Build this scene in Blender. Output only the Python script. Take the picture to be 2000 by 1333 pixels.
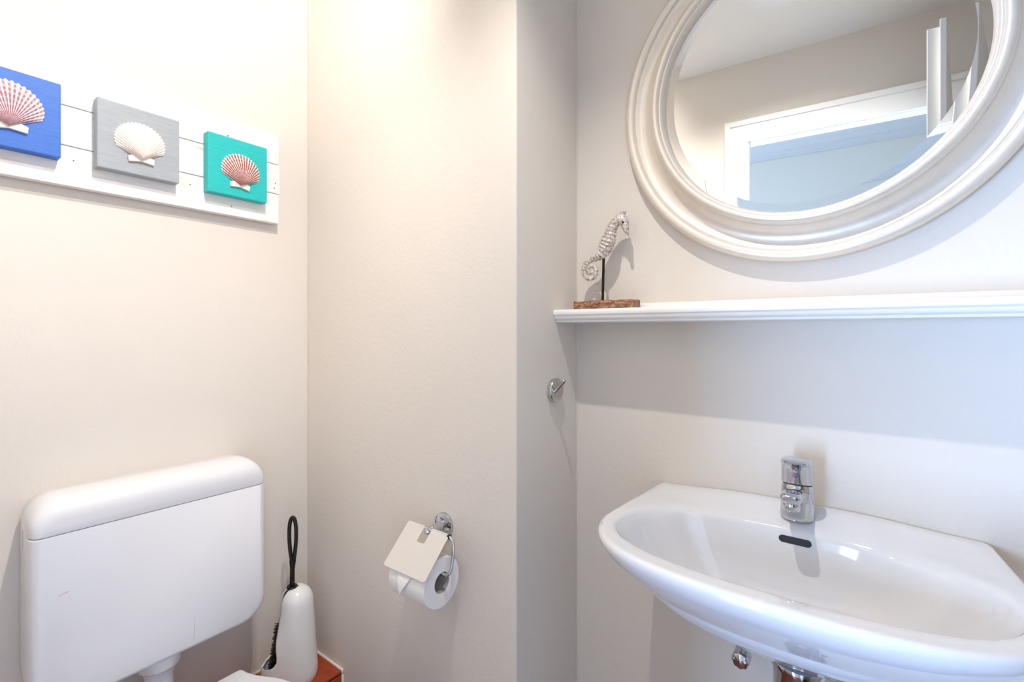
import bpy, bmesh, math, random
from mathutils import Vector, Matrix
from mathutils.bvhtree import BVHTree

random.seed(7)
scene = bpy.context.scene
for o in list(bpy.data.objects):
    bpy.data.objects.remove(o, do_unlink=True)
COL = scene.collection
PI = math.pi

# ------------------------------------------------------------------ camera
CAM_H = 1.2
cam_data = bpy.data.cameras.new('camera')
cam_data.sensor_width = 36.0
cam_data.lens = 934.0 / 2000.0 * 36.0
cam_data.shift_y = -19.5 / 2000.0
cam_data.clip_start = 0.01
cam = bpy.data.objects.new('camera', cam_data)
cam.location = (0, 0, CAM_H)
cam.rotation_euler = (PI / 2, 0, math.atan2(0.5968, 0.8024))
COL.objects.link(cam)
scene.camera = cam

# ------------------------------------------------------------------ world, daylight, exposure
world = bpy.data.worlds.new('daylight_sky')
world.use_nodes = True
world.node_tree.nodes['Background'].inputs['Color'].default_value = (0.55, 0.72, 1.0, 1)
world.node_tree.nodes['Background'].inputs['Strength'].default_value = 1.0
scene.world = world
vs = scene.view_settings
vs.view_transform = 'Standard'
vs.look = 'None'
vs.exposure = 0.08
vs.gamma = 1.0
vs.use_curve_mapping = False

LAMP_COLOR = (1.0, 0.935, 0.875)
LAMP_POWER = (34.0, 27.5)
DAYLIGHT_POWER = 120.0
DAYLIGHT_COLOR = (0.41, 0.62, 1.0)

# the door wall of the room stands at a slight angle: s runs along it, n into the hall
ANG = math.atan(0.0642)
CA, SA = math.cos(ANG), math.sin(ANG)
def H(s, n, z=0.0):
    return Vector((s * CA - n * SA, -0.31 - s * SA - n * CA, z))

# daylight in an added, unseen hall window, placed to light the basin blue
HALL_N, HALL_S0 = 1.50, -1.75
WIN_S0, WIN_S1, WIN_Z0, WIN_Z1 = -1.15, -0.38, 0.10, 1.50
la = bpy.data.lights.new('added_window_daylight', 'AREA')
la.shape = 'RECTANGLE'
la.size = WIN_S1 - WIN_S0 - 0.12
la.size_y = WIN_Z1 - WIN_Z0 - 0.12
la.energy = DAYLIGHT_POWER
la.color = DAYLIGHT_COLOR
lo = bpy.data.objects.new('added_window_daylight', la)
lo.location = H((WIN_S0 + WIN_S1) / 2, HALL_N + 0.012, (WIN_Z0 + WIN_Z1) / 2)
lo.rotation_euler = Vector((SA, CA, 0)).to_track_quat('-Z', 'Y').to_euler()
COL.objects.link(lo)

# ------------------------------------------------------------------ materials
def srgb(r, g, b):
    f = lambda c: (c / 255.0 / 12.92) if c / 255.0 <= 0.04045 else ((c / 255.0 + 0.055) / 1.055) ** 2.4
    return (f(r), f(g), f(b), 1.0)

def nd(nt, kind, **inp):
    n = nt.nodes.new(kind)
    for k, v in inp.items():
        if k in n.inputs:
            n.inputs[k].default_value = v
    return n

def mat(name, color, rough=0.5, metal=0.0, var=0.0, var_scale=8.0, bump=0.0, bump_scale=200.0,
        stretch=(1, 1, 1), coat=0.0, spec=0.5, detail=3.0, rough_var=0.0, sss=0.0):
    m = bpy.data.materials.new(name)
    m.use_nodes = True
    nt = m.node_tree
    b = nt.nodes['Principled BSDF']
    b.inputs['Base Color'].default_value = color
    b.inputs['Roughness'].default_value = rough
    b.inputs['Metallic'].default_value = metal
    b.inputs['Coat Weight'].default_value = coat
    b.inputs['Coat Roughness'].default_value = 0.05
    b.inputs['Specular IOR Level'].default_value = spec
    tc = nd(nt, 'ShaderNodeTexCoord')
    mp = nd(nt, 'ShaderNodeMapping')
    mp.inputs['Scale'].default_value = stretch
    nt.links.new(tc.outputs['Object'], mp.inputs['Vector'])
    if var or rough_var:
        nz = nd(nt, 'ShaderNodeTexNoise', Scale=var_scale, Detail=detail, Roughness=0.6)
        nt.links.new(mp.outputs['Vector'], nz.inputs['Vector'])
        if var:
            rp = nd(nt, 'ShaderNodeMapRange')
            rp.inputs['From Min'].default_value = 0.3
            rp.inputs['From Max'].default_value = 0.7
            rp.inputs['To Min'].default_value = 1.0 - var
            rp.inputs['To Max'].default_value = 1.0 + var
            nt.links.new(nz.outputs['Fac'], rp.inputs['Value'])
            mx = nd(nt, 'ShaderNodeVectorMath')
            mx.operation = 'SCALE'
            mx.inputs[0].default_value = color[:3]
            nt.links.new(rp.outputs['Result'], mx.inputs['Scale'])
            nt.links.new(mx.outputs['Vector'], b.inputs['Base Color'])
        if rough_var:
            rr = nd(nt, 'ShaderNodeMapRange')
            rr.inputs['To Min'].default_value = max(0.02, rough - rough_var)
            rr.inputs['To Max'].default_value = rough + rough_var
            nt.links.new(nz.outputs['Fac'], rr.inputs['Value'])
            nt.links.new(rr.outputs['Result'], b.inputs['Roughness'])
    if bump:
        n2 = nd(nt, 'ShaderNodeTexNoise', Scale=bump_scale, Detail=2.0, Roughness=0.55)
        nt.links.new(mp.outputs['Vector'], n2.inputs['Vector'])
        bp = nd(nt, 'ShaderNodeBump', Strength=bump, Distance=0.002)
        nt.links.new(n2.outputs['Fac'], bp.inputs['Height'])
        nt.links.new(bp.outputs['Normal'], b.inputs['Normal'])
    return m

M = {}
WALLC = srgb(226, 218, 208)
M['wall'] = mat('painted_wall', WALLC, 0.62, var=0.012, var_scale=3.0, bump=0.22, bump_scale=130.0, stretch=(1, 1, 0.7), spec=0.35)
M['ceiling'] = mat('ceiling_paint', srgb(236, 235, 231), 0.7, bump=0.08, bump_scale=120)
M['hallwall'] = mat('hall_wall_paint', srgb(220, 214, 203), 0.7, bump=0.08, bump_scale=120)
M['hallceiling'] = mat('hall_ceiling_paint', srgb(206, 206, 206), 0.7)
M['whitepaint'] = mat('white_gloss_paint', srgb(240, 239, 236), 0.3)
M['shelfpaint'] = mat('shelf_white_paint', srgb(243, 241, 238), 0.32)
M['floor'] = mat('terracotta_floor', srgb(120, 62, 42), 0.4, var=0.15, var_scale=6)
M['hallfloor'] = mat('hall_oak_floor', srgb(178, 150, 118), 0.4, var=0.15, var_scale=5, stretch=(1, 8, 1))
M['tile'] = mat('glazed_terracotta', srgb(158, 62, 26), 0.16, var=0.16, var_scale=30, bump=0.04, bump_scale=60, coat=0.3)
M['grout'] = mat('pale_grout', srgb(206, 196, 184), 0.75, bump=0.2, bump_scale=300)
M['caulk'] = mat('cream_sealant', srgb(232, 223, 212), 0.45)
M['plastic'] = mat('white_plastic', srgb(224, 224, 227), 0.22, rough_var=0.04, var_scale=12)
M['brushplastic'] = mat('white_brush_holder_plastic', srgb(232, 231, 229), 0.24)
M['ceramic'] = mat('white_ceramic', srgb(226, 226, 228), 0.06, coat=0.5)
M['chrome'] = mat('chrome', (0.58, 0.60, 0.63, 1), 0.05, 1.0)
M['satin'] = mat('satin_chrome', (0.62, 0.61, 0.58, 1), 0.16, 1.0)
M['flap'] = mat('cream_metal_flap', srgb(216, 211, 204), 0.3, 0.2)
M['black'] = mat('black_plastic', srgb(8, 8, 8), 0.35)
M['bristle'] = mat('black_bristles', srgb(12, 12, 13), 0.6)
M['dark'] = mat('painted_hole_shade', srgb(34, 26, 26), 0.5)  # dark colour stands in for the shade inside the overflow hole
M['paper'] = mat('toilet_paper', srgb(240, 236, 233), 0.9, bump=0.3, bump_scale=260)
M['card'] = mat('grey_cardboard', srgb(168, 160, 152), 0.9)
M['mirror'] = mat('mirror_glass', (0.93, 0.95, 0.94, 1), 0.0, 1.0)
M['bevel'] = mat('bevelled_mirror_edge', (0.94, 0.96, 0.96, 1), 0.0, 1.0)
M['mirrorback'] = mat('dark_mirror_edge', srgb(60, 62, 60), 0.4)
M['rod'] = mat('dark_metal_rod', srgb(40, 34, 31), 0.35, 0.6)
M['red'] = mat('red_dot', srgb(170, 20, 30), 0.3)
M['blue'] = mat('blue_dot', srgb(30, 40, 130), 0.3)
M['rubber'] = mat('dark_gap', srgb(70, 68, 66), 0.6)
M['redmark'] = mat('red_scratch', srgb(214, 130, 128), 0.5)
M['greymark'] = mat('grey_scratch', srgb(150, 150, 150), 0.5)
M['nail'] = mat('rusty_nail_head', srgb(104, 88, 80), 0.6)
M['lampmetal'] = mat('white_lamp_metal', srgb(232, 232, 230), 0.3)

def silver_leaf():
    m = mat('champagne_silver_frame', srgb(230, 221, 208), 0.36, 0.32, var=0.03, var_scale=40, rough_var=0.05, bump=0.05, bump_scale=90)
    return m
M['frame'] = silver_leaf()

def wood_white(name, tint, seed):
    m = bpy.data.materials.new(name)
    m.use_nodes = True
    nt = m.node_tree
    b = nt.nodes['Principled BSDF']
    b.inputs['Roughness'].default_value = 0.65
    tc = nd(nt, 'ShaderNodeTexCoord')
    mp = nd(nt, 'ShaderNodeMapping')
    mp.inputs['Scale'].default_value = (1, 0.16, 1)
    mp.inputs['Location'].default_value = (seed, seed * 1.7, 0)
    nt.links.new(tc.outputs['Object'], mp.inputs['Vector'])
    n1 = nd(nt, 'ShaderNodeTexNoise', Scale=70.0, Detail=5.0, Roughness=0.65)
    n2 = nd(nt, 'ShaderNodeTexNoise', Scale=12.0, Detail=3.0, Roughness=0.6)
    nt.links.new(mp.outputs['Vector'], n1.inputs['Vector'])
    nt.links.new(mp.outputs['Vector'], n2.inputs['Vector'])
    r1 = nd(nt, 'ShaderNodeValToRGB')
    r1.color_ramp.elements[0].position = 0.34
    r1.color_ramp.elements[0].color = tint
    r1.color_ramp.elements[1].position = 0.50
    r1.color_ramp.elements[1].color = srgb(240, 238, 234)
    mm = nd(nt, 'ShaderNodeMath')
    mm.operation = 'MULTIPLY_ADD'
    mm.inputs[1].default_value = 0.6
    m2 = nd(nt, 'ShaderNodeMath')
    m2.operation = 'MULTIPLY'
    m2.inputs[1].default_value = 0.42
    nt.links.new(n2.outputs['Fac'], m2.inputs[0])
    nt.links.new(n1.outputs['Fac'], mm.inputs[0])
    nt.links.new(m2.outputs[0], mm.inputs[2])
    nt.links.new(mm.outputs[0], r1.inputs['Fac'])
    nt.links.new(r1.outputs['Color'], b.inputs['Base Color'])
    bp = nd(nt, 'ShaderNodeBump', Strength=0.25, Distance=0.002)
    nt.links.new(n1.outputs['Fac'], bp.inputs['Height'])
    nt.links.new(bp.outputs['Normal'], b.inputs['Normal'])
    return m

def block_paint(name, col, col2):
    m = bpy.data.materials.new(name)
    m.use_nodes = True
    nt = m.node_tree
    b = nt.nodes['Principled BSDF']
    b.inputs['Roughness'].default_value = 0.48
    tc = nd(nt, 'ShaderNodeTexCoord')
    mp = nd(nt, 'ShaderNodeMapping')
    mp.inputs['Scale'].default_value = (1, 0.12, 1)
    nt.links.new(tc.outputs['Object'], mp.inputs['Vector'])
    n1 = nd(nt, 'ShaderNodeTexNoise', Scale=220.0, Detail=4.0, Roughness=0.6)
    nt.links.new(mp.outputs['Vector'], n1.inputs['Vector'])
    r1 = nd(nt, 'ShaderNodeValToRGB')
    r1.color_ramp.elements[0].position = 0.3
    r1.color_ramp.elements[0].color = col2
    r1.color_ramp.elements[1].position = 0.6
    r1.color_ramp.elements[1].color = col
    nt.links.new(n1.outputs['Fac'], r1.inputs['Fac'])
    nt.links.new(r1.outputs['Color'], b.inputs['Base Color'])
    bp = nd(nt, 'ShaderNodeBump', Strength=0.12, Distance=0.001)
    nt.links.new(n1.outputs['Fac'], bp.inputs['Height'])
    nt.links.new(bp.outputs['Normal'], b.inputs['Normal'])
    return m

def shell_mat(name, base, stripe, umbo, stripe_amt, ribs):
    """UV: u = position across the fan (0..1), v = hinge to lip (0..1)."""
    m = bpy.data.materials.new(name)
    m.use_nodes = True
    nt = m.node_tree
    L = nt.links
    b = nt.nodes['Principled BSDF']
    b.inputs['Roughness'].default_value = 0.42
    uv = nd(nt, 'ShaderNodeUVMap')
    sp = nd(nt, 'ShaderNodeSeparateXYZ')
    L.new(uv.outputs['UV'], sp.inputs[0])
    def math_(op, a, bb=None, c=None):
        n = nd(nt, 'ShaderNodeMath')
        n.operation = op
        for i, v in enumerate((a, bb, c)):
            if v is None:
                continue
            if isinstance(v, (int, float)):
                n.inputs[i].default_value = v
            else:
                L.new(v, n.inputs[i])
        return n.outputs[0]
    u, v = sp.outputs['X'], sp.outputs['Y']
    rib = math_('MULTIPLY_ADD', math_('COSINE', math_('MULTIPLY', u, 2 * PI * ribs)), -0.5, 0.5)   # 1 in the grooves
    nz = nd(nt, 'ShaderNodeTexNoise', Scale=9.0, Detail=3.0)
    L.new(uv.outputs['UV'], nz.inputs['Vector'])
    ring = math_('MULTIPLY_ADD', math_('SINE', math_('MULTIPLY_ADD', v, 46.0, math_('MULTIPLY', nz.outputs['Fac'], 6.0))), 0.5, 0.5)
    ring = math_('MULTIPLY_ADD', ring, 0.55, 0.55)
    fade = nd(nt, 'ShaderNodeMapRange')
    fade.inputs['From Min'].default_value = 1.1
    fade.inputs['From Max'].default_value = 0.3
    L.new(v, fade.inputs['Value'])
    amt = math_('MULTIPLY', math_('MULTIPLY', rib, ring), math_('MULTIPLY', math_('MULTIPLY_ADD', fade.outputs[0], 0.75, 0.35), stripe_amt))
    mx = nd(nt, 'ShaderNodeMix')
    mx.data_type = 'RGBA'
    mx.inputs[6].default_value = base
    mx.inputs[7].default_value = stripe
    cl = nd(nt, 'ShaderNodeClamp')
    L.new(amt, cl.inputs['Value'])
    L.new(cl.outputs[0], mx.inputs[0])
    um = nd(nt, 'ShaderNodeMapRange')
    um.inputs['From Min'].default_value = 0.42
    um.inputs['From Max'].default_value = 0.12
    L.new(math_('MULTIPLY_ADD', nz.outputs['Fac'], 0.12, v), um.inputs['Value'])
    mx2 = nd(nt, 'ShaderNodeMix')
    mx2.data_type = 'RGBA'
    L.new(math_('MULTIPLY', um.outputs[0], 0.6), mx2.inputs[0])
    L.new(mx.outputs[2], mx2.inputs[6])
    mx2.inputs[7].default_value = umbo
    L.new(mx2.outputs[2], b.inputs['Base Color'])
    return m

def seahorse_mat():
    m = bpy.data.materials.new('whitewashed_carving')
    m.use_nodes = True
    nt = m.node_tree
    L = nt.links
    b = nt.nodes['Principled BSDF']
    b.inputs['Roughness'].default_value = 0.42
    b.inputs['Metallic'].default_value = 0.15
    tc = nd(nt, 'ShaderNodeTexCoord')
    n1 = nd(nt, 'ShaderNodeTexNoise', Scale=230.0, Detail=4.0, Roughness=0.7)
    L.new(tc.outputs['Object'], n1.inputs['Vector'])
    r = nd(nt, 'ShaderNodeValToRGB')
    e = r.color_ramp.elements
    e[0].position = 0.34
    e[0].color = srgb(116, 96, 84)
    e[1].position = 0.60
    e[1].color = srgb(232, 226, 220)
    mid = r.color_ramp.elements.new(0.46)
    mid.color = srgb(188, 174, 164)
    L.new(n1.outputs['Fac'], r.inputs['Fac'])
    L.new(r.outputs['Color'], b.inputs['Base Color'])
    bp = nd(nt, 'ShaderNodeBump', Strength=0.5, Distance=0.0015)
    L.new(n1.outputs['Fac'], bp.inputs['Height'])
    L.new(bp.outputs['Normal'], b.inputs['Normal'])
    return m
M['seahorse'] = seahorse_mat()

def bark_mat():
    m = bpy.data.materials.new('carved_brown_wood')
    m.use_nodes = True
    nt = m.node_tree
    L = nt.links
    b = nt.nodes['Principled BSDF']
    b.inputs['Roughness'].default_value = 0.45
    tc = nd(nt, 'ShaderNodeTexCoord')
    mp = nd(nt, 'ShaderNodeMapping')
    mp.inputs['Scale'].default_value = (0.35, 1, 1)
    L.new(tc.outputs['Object'], mp.inputs['Vector'])
    n1 = nd(nt, 'ShaderNodeTexNoise', Scale=190.0, Detail=4.0, Roughness=0.7)
    L.new(mp.outputs['Vector'], n1.inputs['Vector'])
    r = nd(nt, 'ShaderNodeValToRGB')
    r.color_ramp.elements[0].position = 0.36
    r.color_ramp.elements[0].color = srgb(92, 56, 38)
    r.color_ramp.elements[1].position = 0.66
    r.color_ramp.elements[1].color = srgb(196, 158, 134)
    mid = r.color_ramp.elements.new(0.5)
    mid.color = srgb(146, 98, 70)
    L.new(n1.outputs['Fac'], r.inputs['Fac'])
    L.new(r.outputs['Color'], b.inputs['Base Color'])
    bp = nd(nt, 'ShaderNodeBump', Strength=0.8, Distance=0.002)
    L.new(n1.outputs['Fac'], bp.inputs['Height'])
    L.new(bp.outputs['Normal'], b.inputs['Normal'])
    return m
M['bark'] = bark_mat()

def emit(name, col, strength):
    m = bpy.data.materials.new(name)
    m.use_nodes = True
    nt = m.node_tree
    nt.nodes.clear()
    e = nt.nodes.new('ShaderNodeEmission')
    e.inputs['Color'].default_value = (*col, 1)
    e.inputs['Strength'].default_value = strength
    o = nt.nodes.new('ShaderNodeOutputMaterial')
    nt.links.new(e.outputs[0], o.inputs[0])
    return m
M['lens'] = emit('glowing_spot_lens', LAMP_COLOR, 14.0)

# ------------------------------------------------------------------ mesh helpers
class MB:
    def __init__(self):
        self.v = []
        self.f = []
        self.uv = None
    def add(self, verts, faces):
        n = len(self.v)
        self.v += [Vector(p) for p in verts]
        self.f += [tuple(i + n for i in f) for f in faces]
        return self
    def box(self, lo, hi, T=None):
        x0, y0, z0 = lo
        x1, y1, z1 = hi
        vs_ = [(x0, y0, z0), (x1, y0, z0), (x1, y1, z0), (x0, y1, z0), (x0, y0, z1), (x1, y0, z1), (x1, y1, z1), (x0, y1, z1)]
        if T:
            vs_ = [T(*p) for p in vs_]
        return self.add(vs_, [(0, 3, 2, 1), (4, 5, 6, 7), (0, 1, 5, 4), (1, 2, 6, 5), (2, 3, 7, 6), (3, 0, 4, 7)])
    def loft(self, rings, closed=True, cap0=True, cap1=True):
        k = len(rings[0])
        vs_ = [p for r in rings for p in r]
        fs = []
        for i in range(len(rings) - 1):
            for j in range(k if closed else k - 1):
                a, b = i * k + j, i * k + (j + 1) % k
                fs.append((a, b, b + k, a + k))
        if cap0:
            fs.append(tuple(range(k - 1, -1, -1)))
        if cap1:
            o = (len(rings) - 1) * k
            fs.append(tuple(range(o, o + k)))
        return self.add(vs_, fs)
    def tube(self, path, radii, n=16, cap=True, flat=None):
        path = [Vector(p) for p in path]
        if isinstance(radii, (int, float)):
            radii = [radii] * len(path)
        rings = []
        t0 = (path[1] - path[0]).normalized()
        up = Vector((0, 0, 1)) if abs(t0.z) < 0.9 else Vector((1, 0, 0))
        nrm = t0.cross(up).normalized()
        for i, p in enumerate(path):
            if i == 0:
                t = path[1] - path[0]
            elif i == len(path) - 1:
                t = path[-1] - path[-2]
            else:
                t = (path[i + 1] - path[i]).normalized() + (path[i] - path[i - 1]).normalized()
            t.normalize()
            nrm = (nrm - t * nrm.dot(t)).normalized()
            bn = t.cross(nrm)
            rr = radii[i]
            if isinstance(rr, (int, float)):
                rr = (rr, rr)
            rings.append([p + nrm * (math.cos(2 * PI * k / n) * rr[0]) + bn * (math.sin(2 * PI * k / n) * rr[1]) for k in range(n)])
        return self.loft(rings, True, cap, cap)
    def lathe(self, prof, centre, axis='z', n=40, cap=True):
        """prof: (r, h) list; h along axis from centre."""
        c = Vector(centre)
        if isinstance(axis, str):
            axis = {'x': (1, 0, 0), 'y': (0, 1, 0), 'z': (0, 0, 1)}[axis]
        ax = Vector(axis).normalized()
        ref = Vector((0, 0, 1)) if abs(ax.z) < 0.9 else Vector((1, 0, 0))
        e1 = ax.cross(ref).normalized()
        e2 = ax.cross(e1)
        rings = [[c + ax * h + e1 * (math.cos(2 * PI * k / n) * r) + e2 * (math.sin(2 * PI * k / n) * r) for k in range(n)] for r, h in prof]
        return self.loft(rings, True, cap, cap)
    def build(self, name, m, parent=None, smooth=35, bevel=0, segs=2, recalc=True):
        base = root_loc(parent)
        me = bpy.data.meshes.new(name)
        me.from_pydata([tuple(p - base) for p in self.v], [], self.f)
        if recalc:
            bm = bmesh.new()
            bm.from_mesh(me)
            bmesh.ops.recalc_face_normals(bm, faces=bm.faces)
            bm.to_mesh(me)
            bm.free()
        o = bpy.data.objects.new(name, me)
        COL.objects.link(o)
        me.materials.append(M[m] if isinstance(m, str) else m)
        if parent:
            o.parent = parent
        if bevel:
            bv = o.modifiers.new('Bevel', 'BEVEL')
            bv.width = bevel
            bv.segments = segs
            bv.limit_method = 'ANGLE'
            bv.angle_limit = math.radians(30)
            bv.harden_normals = False
        if smooth:
            me.polygons.foreach_set('use_smooth', [True] * len(me.polygons))
            me.set_sharp_from_angle(angle=math.radians(smooth))
        return o

def root_loc(parent):
    v = Vector((0, 0, 0))
    while parent:
        v += parent.location
        parent = parent.parent
    return v

def thing(name, label, cat, loc, group=None):
    o = bpy.data.objects.new(name, None)
    o.empty_display_size = 0.05
    o.location = loc
    COL.objects.link(o)
    o['label'] = label
    o['category'] = cat
    if group:
        o['group'] = group
    return o

def struct(o):
    o['kind'] = 'structure'
    return o

def spline(pts, n=12, closed=False):
    """Catmull-Rom through pts (tuples of any length)."""
    P = [tuple(p) for p in pts]
    out = []
    m_ = len(P)
    rng = range(m_) if closed else range(m_ - 1)
    for i in rng:
        if closed:
            p0, p1, p2, p3 = P[(i - 1) % m_], P[i], P[(i + 1) % m_], P[(i + 2) % m_]
        else:
            p1, p2 = P[i], P[i + 1]
            p0 = P[i - 1] if i > 0 else tuple(2 * a - b for a, b in zip(p1, p2))
            p3 = P[i + 2] if i + 2 < m_ else tuple(2 * b - a for a, b in zip(p1, p2))
        for k in range(n):
            t = k / n
            out.append(tuple(0.5 * (2 * b + (c - a) * t + (2 * a - 5 * b + 4 * c - d) * t * t + (3 * b - a - 3 * c + d) * t ** 3)
                             for a, b, c, d in zip(p0, p1, p2, p3)))
    if not closed:
        out.append(P[-1])
    return out

def sstep(a, b, x):
    t = min(1.0, max(0.0, (x - a) / (b - a)))
    return t * t * (3 - 2 * t)

def rrect(w, h, r, n=6):
    """Rounded rectangle outline (2-D), centred; r = radius or (tl, tr, br, bl)."""
    if isinstance(r, (int, float)):
        r = (r, r, r, r)
    out = []
    for (sx, sy, rr, a0) in ((1, 1, r[1], 0), (-1, 1, r[0], 90), (-1, -1, r[3], 180), (1, -1, r[2], 270)):
        cx, cy = sx * (w / 2 - rr), sy * (h / 2 - rr)
        for k in range(n + 1):
            a = math.radians(a0 + 90 * k / n)
            out.append((cx + rr * math.cos(a), cy + rr * math.sin(a)))
    return out

# ------------------------------------------------------------------ the room
XL, YB, XN, YS, XR, ZC = -1.33, 0.774, -0.5655, 1.026, 0.60, 2.38
struct(MB().box((XL - 0.12, -0.42, 0), (XL, 1.14, ZC)).build('wall_left', 'wall', smooth=0))
struct(MB().box((XL, YB, 0), (XN, 1.14, ZC)).build('wall_back', 'wall', bevel=0.004, segs=3, smooth=0))
struct(MB().box((XN, YS, 0), (XR, 1.14, ZC)).build('wall_sink', 'wall', smooth=0))
struct(MB().box((XR, -0.42, 0), (XR + 0.12, 1.14, ZC)).build('wall_right', 'wall', smooth=0))
struct(MB().box((XL - 0.12, -0.46, ZC), (XR + 0.12, 1.14, ZC + 0.1)).build('ceiling', 'ceiling', smooth=0))
struct(MB().box((XL - 0.12, -0.46, -0.1), (XR + 0.12, 1.14, 0)).build('floor', 'floor', smooth=0))
# fine paint bead in the inner corners
struct(MB().box((XL, YB - 0.0022, 0.28), (XL + 0.0022, YB, ZC)).build('trim_1', 'caulk', smooth=0))
struct(MB().box((XN, YS - 0.002, 0), (XN + 0.002, YS, ZC)).build('trim_2', 'caulk', smooth=0))

# door wall with its opening (s along the wall, n into the hall)
DS0, DS1, DZ, WT = -0.424, 0.215, 2.03, 0.05
w = MB()
w.box((-1.75, 0, 0), (DS0, WT, 2.72), H)
w.box((DS1, 0, 0), (1.35, WT, 2.72), H)
w.box((DS0, 0, DZ), (DS1, WT, 2.72), H)
struct(w.build('wall_door', 'wall', smooth=0))

# door set: lining, architrave, open leaf
d1 = bpy.data.objects.new('door_1', None)
d1.location = H(0, 0.06, 0)
COL.objects.link(d1)
struct(d1)
ln = MB()
ln.box((DS0, -0.005, 0), (DS0 + 0.008, WT + 0.005, DZ), H)
ln.box((DS1 - 0.008, -0.005, 0), (DS1, WT + 0.005, DZ), H)
ln.box((DS0, -0.005, DZ - 0.008), (DS1, WT + 0.005, DZ), H)
ln.build('lining', 'whitepaint', d1, smooth=0, bevel=0.002)
def mitred(name, i, o, n0, n1):
    # three mitred pieces framing the opening: i = inner offset, o = outer offset
    Li, Lo, Ri_, Ro_, Zi, Zo = DS0 - i, DS0 - o, DS1 + i, DS1 + o, DZ + i, DZ + o
    for q in (((Lo, 0), (Li, 0), (Li, Zi), (Lo, Zo)), ((Ri_, 0), (Ro_, 0), (Ro_, Zo), (Ri_, Zi)), ((Li, Zi), (Ri_, Zi), (Ro_, Zo), (Lo, Zo))):
        MB().loft([[H(s_, n0, z_) for s_, z_ in q], [H(s_, n1, z_) for s_, z_ in q]]).build(name, 'whitepaint', d1, smooth=0)
mitred('architrave', -0.006, 0.066, 0.0, -0.020)
mitred('architrave_moulding', 0.066, 0.088, 0.0, -0.028)
# leaf: hinged on the right, opened into the room
hx, hy = 0.210, -0.345
dx_, dy_ = -0.086, 0.690
ll = math.hypot(dx_, dy_)
ex, ey = dx_ / ll, dy_ / ll
def LF(a, t, z):
    return Vector((hx + ex * a + (-ey) * t * -1 - 0.0, hy + ey * a + ex * t, z))
lf = MB()
lf.box((0.0, 0.0, 0.008), (0.676, 0.027, 2.006), LF)
lf.box((0.0, 0.027, 0.008), (0.690, 0.041, 2.020), LF)
leaf = lf.build('leaf', 'whitepaint', d1, smooth=0, bevel=0.002)
hd = MB()
for t0, sg in ((0.041, 1), (0.0, -1)):
    p = [LF(0.62, t0, 1.05), LF(0.62, t0 + sg * 0.042, 1.05), LF(0.60, t0 + sg * 0.048, 1.05), LF(0.51, t0 + sg * 0.048, 1.05)]
    hd.tube(p, 0.008, 12)
hd.build('handle', 'chrome', leaf)

# hall behind the door
hw = MB()
hw.box((HALL_S0, HALL_N, 0), (WIN_S0, HALL_N + 0.1, 2.72), H)
hw.box((WIN_S1, HALL_N, 0), (1.35, HALL_N + 0.1, 2.72), H)
hw.box((WIN_S0, HALL_N, 0), (WIN_S1, HALL_N + 0.1, WIN_Z0), H)
hw.box((WIN_S0, HALL_N, WIN_Z1), (WIN_S1, HALL_N + 0.1, 2.72), H)
struct(hw.build('wall_hall_far', 'hallwall', smooth=0))
struct(MB().box((HALL_S0 - 0.1, WT, 0), (HALL_S0, HALL_N + 0.1, 2.72), H).build('wall_hall_left', 'hallwall', smooth=0))
struct(MB().box((1.35, WT, 0), (1.45, HALL_N + 0.1, 2.72), H).build('wall_hall_right', 'hallwall', smooth=0))
struct(MB().box((-1.85, WT, 2.62), (1.45, HALL_N + 0.1, 2.72), H).build('ceiling_hall', 'hallceiling', smooth=0))
struct(MB().box((-1.85, WT, -0.1), (1.45, HALL_N + 0.1, 0), H).build('floor_hall', 'hallfloor', smooth=0))
# cornice: stepped plaster profile along the far wall
cp = [(0.0, 2.405), (0.010, 2.405), (0.012, 2.425), (0.022, 2.432), (0.026, 2.455), (0.045, 2.490), (0.075, 2.520), (0.080, 2.532), (0.100, 2.540), (0.104, 2.562), (0.130, 2.580), (0.134, 2.620), (0.0, 2.620)]
rings = [[H(s, HALL_N - o_, z) for o_, z in cp] for s in (-1.75, 1.35)]
struct(MB().loft(rings, True, True, True).build('trim_3', 'hallceiling', smooth=0))
# added hall window, out of view, set where its light reaches the basin
w1 = bpy.data.objects.new('added_window_1', None)
w1.location = H((WIN_S0 + WIN_S1) / 2, HALL_N + 0.05, WIN_Z0)
COL.objects.link(w1)
struct(w1)
wf = MB()
for (a, b, c, dd) in ((WIN_S0, WIN_S0 + 0.055, WIN_Z0, WIN_Z1), (WIN_S1 - 0.055, WIN_S1, WIN_Z0, WIN_Z1),
                      (WIN_S0 + 0.055, WIN_S1 - 0.055, WIN_Z0, WIN_Z0 + 0.055), (WIN_S0 + 0.055, WIN_S1 - 0.055, WIN_Z1 - 0.055, WIN_Z1)):
    wf.box((a, HALL_N + 0.02, c), (b, HALL_N + 0.075, dd), H)
wf.build('added_window_frame', 'whitepaint', w1, smooth=0, bevel=0.004)
gm = bpy.data.materials.new('added_window_pane')
gm.use_nodes = True
gb = gm.node_tree.nodes['Principled BSDF']
gb.inputs['Transmission Weight'].default_value = 1.0
gb.inputs['Roughness'].default_value = 0.0
gb.inputs['IOR'].default_value = 1.05
MB().box((WIN_S0 + 0.055, HALL_N + 0.046, WIN_Z0 + 0.055), (WIN_S1 - 0.055, HALL_N + 0.05, WIN_Z1 - 0.055), H).build('pane', gm, w1, smooth=0)

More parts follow.
